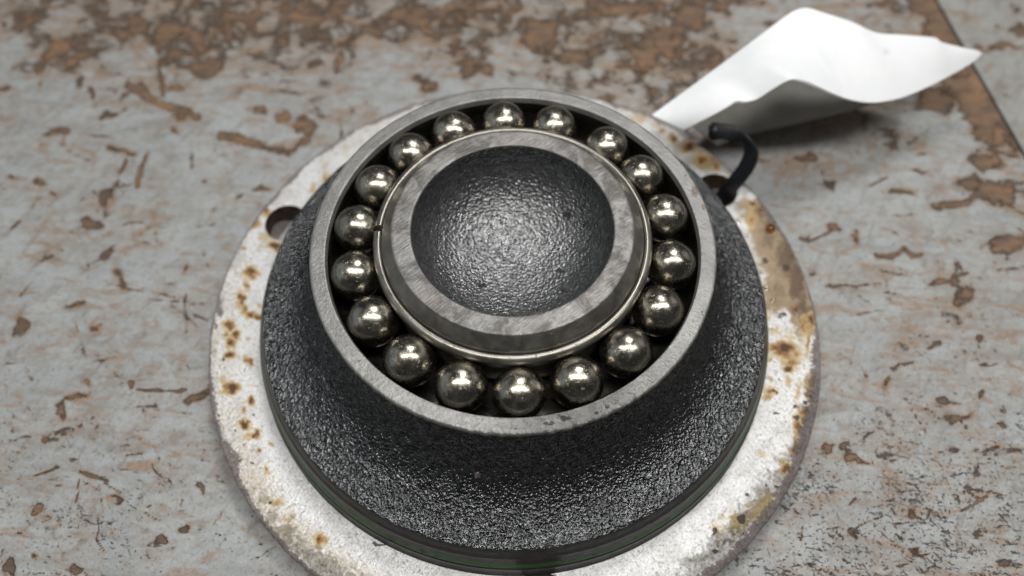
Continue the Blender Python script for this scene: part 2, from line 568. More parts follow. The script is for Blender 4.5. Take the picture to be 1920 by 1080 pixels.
# worn patches: centre x, y, half-width, half-height (photograph px), slant deg, strength, dark tone
PATCH = [
    (104, 96, 42, 22, -25, .9, 0), (76, 126, 14, 20, 0, .9, .2), (74, 155, 6, 15, 0, .7, .5), (15, 165, 20, 8, -20, .8, .2),
    (111, 246, 28, 7, -5, .8, 0), (118, 266, 6, 14, 0, .7, 0), (155, 155, 14, 15, 10, .75, .1), (207, 218, 28, 8, -18, .8, .4),
    (259, 167, 18, 9, 20, .9, 0), (330, 167, 16, 9, 0, .9, 0), (296, 78, 9, 14, 0, .8, 0), (333, 241, 12, 10, 0, .9, 0),
    (341, 218, 22, 9, 10, .9, 0), (259, 48, 30, 24, 0, .85, .1), (326, 55, 46, 19, 0, .85, 0), (430, 55, 11, 42, 5, .9, 0),
    (390, 130, 34, 18, -10, .9, .1), (345, 127, 26, 6, 15, .75, .5), (474, 30, 52, 14, 0, .9, 0), (575, 37, 75, 13, -4, .85, 0),
    (485, 207, 18, 9, 10, .8, 0), (530, 218, 13, 13, 0, .8, 0), (570, 237, 26, 18, 20, .95, 0), (74, 339, 14, 8, 0, .8, .3),
    (98, 361, 12, 6, 10, .7, .4), (200, 370, 13, 15, 20, .8, .6), (178, 361, 8, 8, 0, .75, .2), (489, 354, 17, 6, -8, .8, 0),
    (452, 370, 10, 4, 0, .6, .3), (630, 111, 9, 30, 5, .8, 0), (589, 118, 20, 10, 0, .75, .2), (172, 418, 22, 12, 20, .85, .5),
    (30, 330, 25, 6, -10, .6, .4), (200, 475, 11, 13, 0, .8, .7), (40, 610, 18, 20, 10, .85, .5), (178, 611, 12, 9, 0, .8, .6),
    (150, 570, 32, 9, -5, .7, .1), (225, 520, 12, 28, -10, .65, .2), (75, 20, 40, 10, 0, .6, .2), (180, 25, 50, 12, 0, .6, .3),
    (115, 767, 13, 20, 8, .9, .1), (137, 747, 28, 7, -12, .85, .2), (163, 717, 7, 7, 0, .9, 0), (246, 723, 8, 14, 5, .85, .3),
    (378, 917, 7, 14, 5, .9, .1), (70, 947, 9, 16, 5, .8, 0), (300, 1010, 10, 11, 0, .8, .5), (341, 995, 14, 6, -10, .8, .7),
    (48, 976, 8, 8, -30, .75, .4), (17, 1061, 12, 20, 5, .85, .7), (218, 936, 14, 8, 10, .7, .5), (85, 824, 6, 8, 0, .75, .3),
    (140, 1069, 13, 9, -20, .7, .3), (110, 905, 10, 5, 0, .6, 0), (60, 1040, 8, 10, 0, .6, .5),
    (1689, 475, 55, 9, -4, .85, 0), (1890, 457, 45, 16, -12, .85, 0), (1809, 557, 17, 19, 10, .8, .2), (1770, 532, 30, 6, 0, .7, 0),
    (1629, 702, 8, 8, 0, .8, 0), (1695, 686, 28, 4, -8, .75, .2), (1667, 715, 7, 12, 0, .55, .2), (1752, 649, 16, 6, 5, .8, .8),
    (1834, 633, 8, 10, 30, .8, .7), (1837, 743, 10, 8, 20, .8, .8), (1777, 752, 24, 12, 5, .6, .8), (1796, 784, 38, 8, -6, .8, .2),
    (1878, 772, 12, 5, 0, .7, 0), (1878, 797, 14, 5, 0, .7, 0), (1600, 860, 32, 7, 18, .85, 0), (1547, 840, 9, 20, 0, .7, .1),
    (1588, 831, 11, 6, 0, .75, 0), (1720, 1036, 16, 10, 10, .85, .9), (1714, 960, 10, 13, 0, .6, .5), (1607, 438, 13, 20, 0, .7, .1),
    (1563, 425, 12, 10, 0, .6, .1), (1689, 403, 20, 5, 0, .7, .1), (1640, 600, 14, 7, 0, .5, .6), (1850, 680, 20, 5, 0, .5, .6),
    (1840, 1000, 18, 7, -10, .6, .6), (1600, 1000, 14, 9, 15, .6, .7), (1880, 1060, 16, 10, 0, .7, .8), (1650, 945, 18, 6, 20, .55, .6),
    (1246, 78, 60, 60, 0, .75, .1), (1297, 39, 40, 26, 0, .85, .05), (1421, 8, 60, 12, 0, .8, .1), (1647, 8, 60, 9, 0, .7, .2),
    (1756, 187, 52, 32, 0, .9, .2), (1802, 156, 30, 30, 0, .85, 0), (1503, 296, 30, 14, 0, .7, .3), (1787, 381, 62, 10, -12, .8, .1),
    (1841, 366, 40, 10, -10, .8, .1), (1725, 323, 24, 4, 10, .6, .1), (1553, 346, 15, 12, 0, .6, .8), (1690, 360, 40, 5, 12, .5, .2),
    (1820, 340, 30, 20, 0, .8, .1), (1850, 300, 40, 20, 0, .85, .1), (1870, 360, 40, 25, 0, .85, .05),
    (784, 27, 70, 26, 0, .8, .1), (1018, 69, 40, 48, 0, .8, .1), (1087, 103, 60, 18, -10, .85, .1), (922, 131, 12, 24, 5, .8, .2),
    (788, 155, 40, 24, 10, .85, .2), (1207, 110, 30, 30, 0, .85, .05), (898, 77, 24, 7, 4, .8, .2), (1217, 172, 30, 20, 0, .7, 0),
    (700, 60, 40, 18, 10, .75, .1), (860, 10, 40, 12, 0, .75, 0), (1190, 20, 60, 16, 0, .8, 0), (1350, 110, 26, 22, 0, .6, .1),
    (1872, 88, 38, 6, -3, .85, .05), (1872, 52, 9, 7, 0, .75, .1), (1907, 58, 20, 9, 8, .85, .05), (1858, 125, 8, 6, 0, .45, .3),
    (1905, 15, 14, 8, 0, .35, .9),
]
# scratches: x0, y0, x1, y1, half-thickness px, strength, dark tone
STROKE = [
    (241, 159, 290, 190, 8, .9, 0), (290, 190, 370, 218, 7, .9, 0), (293, 85, 307, 178, 6, .85, .1), (170, 165, 176, 200, 5, .7, .2),
    (185, 105, 240, 150, 4, .6, .6), (418, 255, 455, 260, 8, .9, 0), (455, 260, 496, 274, 8, .9, 0), (496, 274, 540, 285, 7, .9, 0),
    (540, 285, 575, 262, 8, .9, 0), (205, 276, 252, 289, 7, .85, .5), (237, 296, 218, 348, 4, .75, .4), (276, 289, 255, 352, 5, .8, .3),
    (355, 267, 361, 315, 4, .65, .4), (75, 370, 20, 430, 3, .5, .6), (345, 545, 352, 620, 2.5, .6, .3), (258, 730, 350, 732, 2.5, .8, .3),
    (350, 754, 392, 735, 7, .9, .1), (148, 883, 200, 903, 3.5, .85, .2), (65, 892, 108, 876, 3, .75, .4), (22, 826, 56, 820, 3, .8, .3),
    (185, 990, 181, 1015, 2, .65, .6), (181, 1015, 200, 1035, 2, .7, .6), (160, 905, 190, 925, 2, .6, .7), (250, 765, 290, 762, 3, .6, .2),
    (290, 768, 360, 775, 3, .5, .3), (20, 780, 60, 795, 2, .5, .6), (45, 690, 60, 712, 3, .6, .6), (400, 985, 415, 960, 3, .6, .2),
    (1676, 853, 1780, 845, 7, .52, .5), (1780, 845, 1920, 842, 10, .52, .6), (1796, 905, 1796, 985, 1.8, .6, .7), (1500, 448, 1520, 452, 4, .5, .3),
    (1550, 537, 1630, 535, 3, .5, .3), (1770, 905, 1890, 930, 3, .6, .7), (1620, 500, 1690, 515, 2, .45, .5), (1560, 620, 1660, 622, 2, .45, .6),
    (1550, 770, 1640, 755, 2.5, .5, .6), (1700, 560, 1760, 548, 2.5, .5, .6), (1640, 905, 1600, 945, 3, .5, .5), (1690, 790, 1740, 795, 2, .5, .6),
    (560, 330, 600, 300, 2, .4, .6), (120, 470, 60, 500, 2.5, .45, .5), (380, 470, 390, 500, 2.5, .4, .5), (10, 720, 12, 760, 2, .4, .5),
]


_rs = np.random.RandomState(11)
for _i in range(1300):                                    # small random chips and smudges
    _x, _y = _rs.uniform(-60, 1980), _rs.uniform(-40, 1100)
    if 470 < _x < 1460 and 300 < _y < 1000:
        continue
    _a = 3.0 + 16 * _rs.rand() ** 2.4
    _r = _rs.uniform(.15, .75)
    _dir = _rs.normal(0, 14) if _x > 1350 else _rs.choice([_rs.normal(0, 20), _rs.normal(70, 25), _rs.normal(-35, 15)])
    PATCH.append((_x, _y, _a * 1.25, _a * _r, _dir, _rs.uniform(.06, .34) + .25 * (_rs.rand() < .05), _rs.uniform(0, .9)))


for _i in range(150):                                    # thin random scratches
    _x, _y = _rs.uniform(-20, 1940), _rs.uniform(150, 1080)
    if 430 < _x < 1500 and 250 < _y < 1000:
        continue
    _l = _rs.uniform(12, 75)
    _d = math.radians(_rs.normal(0, 22) if _rs.rand() < .55 else _rs.uniform(0, 180))
    STROKE.append((_x, _y, _x + _l * math.cos(_d), _y + _l * math.sin(_d) * .8, _rs.uniform(.9, 2.2), _rs.uniform(.5, .95), _rs.uniform(.4, 1)))


def stain_field(px, py, wv=1.0):
    wx = px + (fbm(px / 22, py / 22, 3) - .5) * 26 * wv
    wy = py + (fbm(px / 22 + 40, py / 22 + 9, 3) - .5) * 22 * wv
    bare = np.zeros_like(px)
    tone = np.zeros_like(px)
    for (x, y, a, b, ang, s, t) in PATCH:
        sel = (abs(px - x) < a * 2 + b + 30) & (abs(py - y) < b * 2 + a + 30)
        if not sel.any():
            continue
        dx = wx[sel] - x
        dy = wy[sel] - y
        c, q = math.cos(math.radians(ang)), math.sin(math.radians(ang))
        u = (dx * c + dy * q) / a
        v = (-dx * q + dy * c) / b
        m = s * 1.12 * (1 - sstep(0.0, 1.8, np.sqrt(u * u + v * v)))
        old = bare[sel]
        tone[sel] = np.where(m > old, t * (m > .1), tone[sel])
        bare[sel] = np.maximum(old, m)
    wx = px + (wx - px) * .35
    wy = py + (wy - py) * .35
    for (x0, y0, x1, y1, h, s, t) in STROKE:
        sel = (px > min(x0, x1) - 40) & (px < max(x0, x1) + 40) & (py > min(y0, y1) - 40) & (py < max(y0, y1) + 40)
        if not sel.any():
            continue
        ax, ay = x1 - x0, y1 - y0
        L2 = ax * ax + ay * ay
        q = np.clip(((wx[sel] - x0) * ax + (wy[sel] - y0) * ay) / L2, 0, 1)
        d = np.hypot(wx[sel] - x0 - q * ax, wy[sel] - y0 - q * ay)
        m = s * (0.55 + 0.75 * fbm(px[sel] / 16 + 7, py[sel] / 16, 3)) * (1 - sstep(0.0, 2.1 * h, d))
        old = bare[sel]
        tone[sel] = np.where(m > old, t * (m > .1), tone[sel])
        bare[sel] = np.maximum(old, m)
    return bare, tone


def bench_sheet(name, tmap, xs, ys, mat, thick):
    X, Y = np.meshgrid(xs, ys, indexing='ij')
    X = tmap(X, Y)
    V = np.stack([X, Y, np.full_like(X, -HB)], -1)
    px, py = project(V.reshape(-1, 3))
    px = np.clip(px, -3000, 5000)
    py = np.clip(py, -3000, 5000)
    bare, tone = stain_field(px, py)
    x_, y_ = V[..., 0].ravel(), V[..., 1].ravel()
    big = fbm(x_ * 1.1 + 3, y_ * 1.3, 4)
    if name == 'bench_top':
        # general wear: heavy along the back, along the seam, light near the front
        back = sstep(0.9, 2.5, y_ + (big - .5) * 1.2 - 0.25 * np.abs(x_ - 0.4) * (x_ < 0.4)) * (1 - .55 * sstep(1.6, 2.6, x_))
        gen = 0.13 + 0.42 * back + 0.34 * (big - .5)
        gen = np.minimum(gen, 0.50) + 0.07 * sstep(520, 120, py) * sstep(900, 500, px) + 0.06 * sstep(1380, 1500, px)
        sd = seam_x(y_) - x_
        strip = 1 - sstep(0.15, 0.50, sd + (fbm(x_ * 3, y_ * 3, 4) - .5) * 0.6)
        gen = np.maximum(gen, strip * 0.88 * sstep(0.9, 1.5, y_))
        bare = np.maximum(bare * 0.98, gen) - 0.30 * sstep(.56, .70, fbm(x_ * 2.1 + 9, y_ * 2.6 + 2, 4)) * sstep(1.0, 1.5, y_) * (1 - strip)
        fleck = 0.40 + (0.55 + 0.45 * sstep(0, 1.5, x_)) * sstep(0.1, -1.3, y_) + 0.5 * (big - .5)
    else:
        fleck = 0.30 + 0.3 * (big - .5)
        bare = np.maximum(bare, 0.02 + 0.1 * (big - .5))
    nx, ny = X.shape
    V[..., 2] += 0.006 * (fbm(x_ * .9, y_ * .9, 3).reshape(nx, ny) - .5)
    # edge pulled down so that the boards have a rounded, real thickness
    V2 = V.reshape(-1, 3).copy()
    V2[:, 2] += HB
    F = grid_faces(nx, ny)
    # skirt
    idx = np.arange(nx * ny).reshape(nx, ny)
    loop = np.concatenate([idx[:, 0], idx[-1, 1:], idx[-2::-1, -1], idx[0, -2:0:-1]])
    low = V2[loop].copy()
    low[:, 2] = -thick
    base = len(V2)
    n = len(loop)
    low_i = base + np.arange(n)
    sk = np.stack([loop, low_i, np.roll(low_i, -1), np.roll(loop, -1)], -1)
    Vall = np.concatenate([V2, low]) * S
    me = mesh_np(name, Vall, np.concatenate([F, sk]), True, 50)
    z = np.zeros(n)
    attr(me, 'bare', np.concatenate([bare, z + .9]))
    attr(me, 'tone', np.concatenate([tone, z + .5]))
    attr(me, 'fleck', np.concatenate([fleck, z]))
    return tag(link(name, me, mat), kind='structure')


def lines(lo, a, b, hi, step, coarse=14):
    l = [] if lo >= a else list(np.linspace(lo, a, coarse, endpoint=False))
    r = [] if hi <= b else list(np.linspace(b, hi, coarse + 1)[1:])
    return np.array(l + list(np.arange(a, b, step)) + [b] + r)


ys = lines(-9, -1.75, 3.25, 14, 0.0105)
xs_main = lines(-14, -4.35, 3.3, 3.3, 0.0105)


def map_main(X, Y):
    t = np.clip((X - 2.0) / 1.3, 0, 1)
    return X + t * (seam_x(Y) - 0.012 - 3.3)


def map_panel(X, Y):
    t = 1 - np.clip(X / 3.0, 0, 1)
    return X + 3.3 + 0.014 + t * (seam_x(Y) - 3.3)


bench_sheet('bench_top', map_main, xs_main, ys, M_bench, 0.5)
bench_sheet('bench_panel', map_panel, lines(0, 0, 1.2, 11, 0.02, 10), lines(-9, 0.0, 3.25, 14, 0.02), M_panel, 0.5)
# dark underside board that closes the gap between the two bench boards
bm = bmesh.new()
bmesh.ops.create_cube(bm, size=1)
for v in bm.verts:
    v.co = Vector((v.co.x * 27 * S, (v.co.y * 23 + 2.5) * S, (v.co.z * 0.4 - 0.70) * S))
me = bpy.data.meshes.new('bench_base')
bm.to_mesh(me)
bm.free()
tag(link('bench_base', me, M_black), kind='structure')

# ------------------------------------------------------------------ the housing
housing = thing('bearing_housing', 'round cast iron bearing housing with wide rusty bolt flange lying on the worn bench', 'housing')

HOLES = [(1.56, 154.0), (1.56, 34.0), (1.56, -86.0)]
HR = 0.13
Z_FL = -0.824


def spot_field(px, py, spots, w=1.0, ext=1.7):
    wx = px + (fbm(px / 9, py / 9, 3) - .5) * 9 * w
    wy = py + (fbm(px / 9 + 30, py / 9, 3) - .5) * 9 * w
    f = np.zeros_like(px)
    for (x, y, a, b, s) in spots:
        sel = (abs(px - x) < a * 3 + 12) & (abs(py - y) < b * 3 + 12)
        if sel.any():
            d = np.hypot((wx[sel] - x) / a, (wy[sel] - y) / b)
            f[sel] = np.maximum(f[sel], s * (1 - sstep(0.0, ext, d)))
    return f


RUST = [  # px positions of the rust spots, half sizes, strength
    (515, 461, 9, 7, 1.1), (552, 391, 10, 3, .4), (502, 443, 14, 8, .5), (497, 396, 7, 9, .8), (476, 419, 8, 9, .8),
    (610, 333, 6, 8, .85), (588, 352, 5, 8, .45), (470, 510, 13, 9, .85), (463, 535, 5, 8, .8), (453, 562, 7, 13, 1.05), (459, 584, 6, 8, .9),
    (470, 592, 9, 6, .9), (486, 594, 7, 7, 1.0), (486, 573, 5, 4, .7), (456, 465, 5, 4, .6), (428, 608, 8, 8, .95), (443, 627, 8, 7, 1.0),
    (430, 643, 7, 8, .95), (426, 628, 5, 5, .7), (432, 667, 9, 7, 1.0), (466, 676, 6, 7, .8), (467, 638, 5, 3, .6), (419, 712, 4, 7, .6),
    (432, 728, 12, 8, 1.1), (447, 729, 7, 6, .7), (471, 750, 6, 7, .95), (457, 770, 4, 4, .7), (459, 797, 9, 8, 1.1), (481, 813, 7, 7, 1.05),
    (468, 818, 12, 6, .5), (507, 832, 5, 5, .55), (483, 845, 4, 4, .85), (502, 880, 5, 8, .6), (513, 898, 4, 6, .4), (475, 722, 14, 4, .4),
    (600, 1010, 13, 9, .75), (520, 942, 13, 5, .6), (535, 975, 10, 5, .4),
    (1470, 655, 20, 13, .98), (1480, 664, 22, 14, .65), (1480, 692, 8, 6, 1.1), (1487, 678, 12, 8, .75), (1444, 733, 10, 9, .75), (1452, 732, 4, 4, 1.0),
    (1440, 747, 8, 6, .7), (1407, 791, 5, 5, .6), (1430, 855, 7, 5, .5), (1473, 878, 10, 9, .9), (1484, 880, 5, 7, 1.0), (1494, 800, 6, 18, .75),
    (1492, 830, 5, 12, .7), (1490, 845, 6, 10, 1.0), (1496, 735, 4, 20, .5), (1518, 715, 7, 12, .75), (1520, 745, 6, 9, .85), (1508, 775, 8, 8, .85),
    (1506, 790, 5, 6, .9), (1440, 594, 7, 6, .5), (1478, 714, 5, 8, .6), (1445, 711, 4, 5, .6), (1440, 674, 5, 4, .6), (1515, 640, 4, 18, .7),
    (1508, 610, 5, 16, .7), (1522, 600, 6, 12, .9), (1480, 630, 14, 8, .35), (1455, 620, 10, 8, .4), (1500, 780, 10, 10, .6),
    (1270, 958, 10, 4, .4), (1380, 975, 20, 16, .42), (1420, 960, 24, 20, .45), (1440, 940, 20, 14, .45), (1350, 990, 18, 14, .35),
    (1240, 245, 8, 5, .7), (1262, 258, 7, 6, .75), (1290, 276, 10, 9, .9), (1318, 300, 12, 8, .8), (1342, 312, 8, 6, .7), (1230, 232, 10, 5, .5),
    (700, 228, 16, 4, .4), (650, 275, 10, 5, .4), (610, 310, 6, 6, .3), (735, 205, 14, 4, .5), (1200, 222, 14, 5, .5), (1410, 410, 9, 16, .55),
]
PITS = [
    (713, 1021, 13, 2.6, 1.0), (703, 1019, 4, 2.5, .9), (1456, 775, 9, 2.5, 1.0), (1435, 487, 7, 7, .9), (1474, 502, 10, 9, .75), (1470, 589, 9, 2.5, 1.0), (1463, 593, 5, 2.5, .9),
    (419, 675, 4, 4, .9), (421, 690, 3, 3, .7), (410, 778, 4, 3.5, 1), (475, 778, 2.5, 2.5, .8), (440, 808, 3, 3, .8), (473, 868, 4, 3, 1.0), (593, 906, 3, 3, .9),
    (1391, 973, 9, 10, .95), (1400, 929, 8, 5, .8), (1340, 996, 6, 8, .9), (1342, 1035, 9, 5, .8), (1436, 910, 7, 4, .8), (1455, 912, 8, 4, .8), (1460, 712, 3.5, 3, .8),
    (1493, 762, 5, 5, .9), (1493, 783, 7, 5, .9), (1510, 755, 5, 5, .8), (1519, 742, 3, 5, .8), (1509, 686, 2, 2, .8), (508, 943, 6, 5, .6), (455, 834, 3, 2, .7), (1395, 1000, 4, 4, .7),
]
FILM = [
    (1440, 440, 30, 46, .75), (1475, 480, 26, 55, .95), (1492, 530, 18, 50, 1.05), (1505, 575, 14, 40, 1.0), (1460, 545, 26, 40, .7), (1448, 480, 22, 40, .6),
    (1490, 585, 8, 26, .75), (1420, 400, 24, 22, .8), (1450, 410, 14, 20, 1.05), (1398, 385, 14, 16, .5), (1480, 470, 10, 40, 1.1), (1515, 590, 12, 30, .9), (1300, 270, 40, 18, .45), (1330, 300, 30, 18, .6),
]


def make_flange():
    nt, rin, rout = 2000, 1.34, 1.753
    rr = np.concatenate([np.linspace(rin, 1.735, 104), [1.744, 1.750, 1.7525, 1.751, 1.745, 1.70, 1.64]])
    zz = np.concatenate([np.zeros(104), [-0.0012, -0.005, -0.012, -0.022, -0.032, -0.11, -0.1795]]) + Z_FL
    th = np.linspace(0, 2 * np.pi, nt, endpoint=False)
    T, Rr = np.meshgrid(th, rr, indexing='ij')
    Z = np.meshgrid(th, zz, indexing='ij')[1].copy()
    edge = sstep(1.70, 1.752, Rr)
    wob = (fbm(T * 12, T * 0 + 2, 4) - .5) * 0.006 + (fbm(T * 60, T * 0 + 5, 3) - .5) * 0.004
    Rr = Rr + edge * wob
    # worn, dished edge
    Z = Z - edge * np.maximum(0, fbm(T * 25, Rr * 6, 3) - .45) * 0.03
    X = Rr * np.cos(T)
    Y = Rr * np.sin(T)
    D = 0.165
    keep = np.ones(X.shape, bool)
    dmin = np.full(X.shape, 9.0)
    snap = []
    for (hr, ha) in HOLES:
        hx, hy = hr * math.cos(math.radians(ha)), hr * math.sin(math.radians(ha))
        d = np.hypot(X - hx, Y - hy)
        top = np.arange(len(rr))[None, :] < 104
        m = (d < D) & top
        dn = HR + d * (D - HR) / D
        f = np.where(m, dn / np.maximum(d, 1e-6), 1)
        dmin = np.minimum(dmin, np.where(top, d, 9))
        X, Y = hx + (X - hx) * f, hy + (Y - hy) * f
        snap.append((hx, hy))
    nv = len(rr)
    F = grid_faces(nt, nv, True)[:, ::-1]
    dv = dmin.ravel()
    F = F[~((dv[F] < 0.032).any(1))]
    # snap the rim of each hole to a true circle
    use = np.zeros(nt * nv, int)
    np.add.at(use, F.ravel(), 1)
    xf, yf = X.ravel(), Y.ravel()
    zf = Z.ravel()
    bnd = (dv < 0.06) & (use > 0) & (use < 4)
    for (hx, hy) in snap:
        d = np.hypot(xf - hx, yf - hy)
        m = bnd & (d < 0.17)
        xf[m] = hx + (xf[m] - hx) * HR / d[m]
        yf[m] = hy + (yf[m] - hy) * HR / d[m]
        zf[m] -= 0.006
    used = np.unique(F)
    rem = np.full(nt * nv, -1)
    rem[used] = np.arange(len(used))
    F = rem[F]
    P = np.stack([xf, yf, zf], -1)[used]
    px, py = project(P)
    rad = np.hypot(P[:, 0], P[:, 1])
    ang = np.degrees(np.arctan2(P[:, 1], P[:, 0]))
    n = fbm(P[:, 0] * 4, P[:, 1] * 4, 4)
    me = mesh_np('flange', (P + [0, 0, HB]) * S, F, True, 45)
    attr(me, 'rust', spot_field(px, py, RUST, 1.6, 2.3) * (.75 + .5 * fbm(px / 10, py / 10, 3)))
    attr(me, 'pit', spot_field(px, py, PITS, .9))
    attr(me, 'film', spot_field(px, py, FILM, 2, 2.1) * 1.6)
    # bruised edge, strongest at the front left and front right
    wd = 0.018 + 0.045 * sstep(.45, .7, fbm(ang / 14 + 50, rad * 0 + 1, 3))
    wd = wd + 0.022 * np.exp(-((ang + 145) / 22.0) ** 2) + 0.02 * np.exp(-((ang + 25) / 18.0) ** 2)
    br = sstep(1.753 - wd * 1.6, 1.753, rad) * 0.95
    br = np.maximum(br, spot_field(px, py, [(410, 580, 9, 22, .95), (404, 606, 6, 14, .8), (478, 402, 9, 7, .6), (1520, 560, 7, 20, .7), (1531, 690, 6, 22, .8), (452, 925, 10, 14, .8), (1515, 800, 8, 26, .8)], 1.5))
    br = np.maximum(br, (P[:, 2] < Z_FL - 0.02) * 1.3)
    attr(me, 'bruise', br)
    dirt = 0.22 * np.exp(-((ang + 125) / 34.0) ** 2) * sstep(1.50, 1.66, rad) * 3.2
    dirt += 0.55 * np.exp(-((ang + 45) / 26.0) ** 2) * sstep(1.56, 1.68, rad)
    dirt += 0.35 * sstep(20, 50, ang) * (1 - sstep(120, 150, ang)) + 0.10
    dirt += 0.25 * np.exp(-((ang + 5) / 20.0) ** 2)
    dirt += 0.42 * np.exp(-((np.abs(ang) - 178) / 26.0) ** 2) * sstep(1.50, 1.64, rad)
    attr(me, 'dirt', dirt + (n - .5) * .3)
    grit = 0.5 * np.exp(-((ang + 122) / 18.0) ** 2) * sstep(1.58, 1.70, rad) + 0.62 * np.exp(-((ang + 48) / 15.0) ** 2) * sstep(1.56, 1.68, rad)
    grit += 0.4 * np.exp(-((ang + 22) / 12.0) ** 2) * sstep(1.64, 1.70, rad)
    attr(me, 'grit', grit)
    fl = link('flange', me, M_flange, housing)
    tag(fl, 'bright steel flange ring with rust spots and bolt holes')
    for (hx, hy) in snap:
        t = np.linspace(0, 2 * np.pi, 72, endpoint=False)
        prof = [(HR + 0.0005, Z_FL - 0.005), (HR - 0.003, Z_FL - 0.012), (HR - 0.003, Z_FL - 0.10), (HR - 0.002, -1.003)]
        pr = densify(prof, 0.03)
        V = np.array([[(r * math.cos(a) + hx) * S, (r * math.sin(a) + hy) * S, (z + HB) * S] for a in t for r, z in pr])
        link('bolt_hole', mesh_np('bolt_hole', V, grid_faces(72, len(pr), True), True, 60), M_holew, fl)
    return fl


make_flange()

# cast body: neck under the ring, concave flare out to the rim
body_prof = [(0.985, -0.045), (0.975, -0.07), (0.967, -0.12), (0.9645, -0.165)]
for i in range(0, 25):                                   # concave flare, steep at the neck and nearly flat at the rim
    t = 1 - i / 24
    body_prof.append((1.3720 - 0.4075 * t, -0.5605 + 0.33 * t ** 3.6 + 0.053 * t))
body_prof += [(1.3745, -0.5635)]


def body_wob(T, Rr, Z):
    X_, Y_ = Rr * np.cos(T), Rr * np.sin(T)
    n = fbm(X_ * 11 + Z * 6, Y_ * 11 - Z * 8, 4) - .5
    n2 = fbm(X_ * 48 + Z * 30, Y_ * 48 - Z * 36, 2) - .5
    k = sstep(-0.07, -0.15, Z) * sstep(-0.563, -0.545, Z)
    return Rr + n * 0.010 * k + n2 * 0.006 * k, Z + (n * 0.008 + n2 * .005) * k


link('cast_body', lathe('cast_body', body_prof, 900, 0.012, body_wob, 60), M_cast, housing)
link('body_rim', lathe('body_rim', [(1.3745, -0.5635), (1.381, -0.575), (1.395, -0.612), (1.402, -0.622), (1.4045, -0.628), (1.403, -0.633), (1.404, -0.64), (1.412, -0.668), (1.4165, -0.683)], 512, 0.02, None, 35), M_black, housing)
link('green_band', lathe('green_band', [(1.415, -0.6832), (1.421, -0.696), (1.427, -0.709), (1.429, -0.722)], 512, 0.01, None, 50), M_green, housing)
link('body_foot', lathe('body_foot', [(1.428, -0.7225), (1.4335, -0.726), (1.4345, -0.731), (1.431, -0.738), (1.432, -0.78), (1.44, -0.81), (1.446, -0.822)], 512, 0.02, None, 35), M_black, housing)


def ring_wob(T, Rr, Z):
    q = sstep(0.0, 0.25, T) * (1 - sstep(2 * np.pi - 0.25, 2 * np.pi, T))
    front = np.exp(-((T - 1.5 * np.pi) / 0.9) ** 2)
    e = sstep(0.955, 0.99, Rr)
    n = fbm(T * 40, Rr * 10, 3) - .5
    n2 = fbm(T * 9 + 4, Rr * 0 + 3, 3) - .5
    Rr = Rr + e * q * (n * 0.007 * (0.25 + front) + n2 * 0.003)
    Z = Z - e * q * np.maximum(0, n) * 0.014 * front
    return Rr, Z


ring_me = lathe('bearing_ring', [(0.915, -0.03), (0.9205, -0.008), (0.9235, -0.001), (0.927, 0.0), (0.99, 0.0), (0.996, -0.002), (0.9995, -0.008), (0.9995, -0.03), (0.994, -0.044), (0.983, -0.047)], 900, 0.008, ring_wob, 45)
co = np.zeros(len(ring_me.vertices) * 3, np.float32)
ring_me.vertices.foreach_get('co', co)
co = co.reshape(-1, 3) / S - [0, 0, HB]
px, py = project(co)
attr(ring_me, 'pit', spot_field(px, py, [(1060, 785, 26, 8, .75), (1030, 793, 18, 6, .7), (1140, 762, 14, 8, .6), (970, 805, 30, 6, .5), (674, 677, 2, 2, 1), (1120, 775, 12, 6, .6), (1180, 735, 12, 6, .5), (1285, 330, 3, 3, .8), (1250, 268, 4, 3, .6), (1315, 590, 5, 8, .55)], .8))
attr(ring_me, 'stain', spot_field(px, py, [(1302, 358, 9, 16, .85), (1320, 388, 6, 10, .8), (1220, 250, 20, 8, .4), (880, 175, 40, 8, .2), (1310, 595, 6, 10, .5), (780, 762, 30, 8, .3)], .8))
wa = np.degrees(np.arctan2(co[:, 1], co[:, 0]))
attr(ring_me, 'wet', np.exp(-((wa + 72) / 24.0) ** 2))
link('bearing_ring', ring_me, M_ring, housing)
link('outer_race', lathe('outer_race', [(0.55, -0.235), (0.86, -0.232), (0.895, -0.21), (0.911, -0.16), (0.9155, -0.11), (0.9125, -0.06), (0.915, -0.03)], 384, 0.02, None, 50), M_race, housing)

# ------------------------------------------------------------------ the hub with its bowl
hub = thing('bearing_hub', 'steel hub with hollow rough bowl and mottled flat top, ringed by loose balls', 'hub', (0, 0, (HB - 0.24) * S))
ZH = -0.24
nt_az = math.atan2(*(ray(707, 432, 0.033)[[1, 0]]))


def lip_wob(T, Rr, Z):
    d = np.abs((T - nt_az + np.pi) % (2 * np.pi) - np.pi)
    m = (1 - sstep(0.010, 0.022, d)) * sstep(-0.01, 0.02, Z)
    return Rr - m * 0.03, Z - m * 0.02


top_prof = [(0.637, 0.052), (0.6365, 0.066), (0.634, 0.0705)]
link('hub_band', lathe('hub_band', [(0.640, 0.045), (0.6365, 0.064), (0.634, 0.071), (0.586, 0.1235)], 384, 0.015, None, 40, ZH), M_band, hub)
link('hub_top', lathe('hub_top', [(0.586, 0.1235), (0.5835, 0.1275), (0.579, 0.130), (0.493, 0.130), (0.4895, 0.1285), (0.487, 0.124)], 384, 0.012, None, 40, ZH), M_hub, hub)
bowl = [(0.487, 0.124), (0.4868, 0.10), (0.4862, 0.075)]
for i in range(1, 33):                                   # steep wall, rounded into a flatter floor
    a = i / 32 * math.pi / 2
    bowl.append((max(0.001, 0.4862 * math.cos(a) ** (2 / 2.35)), 0.075 - 0.325 * math.sin(a) ** (2 / 2.1)))


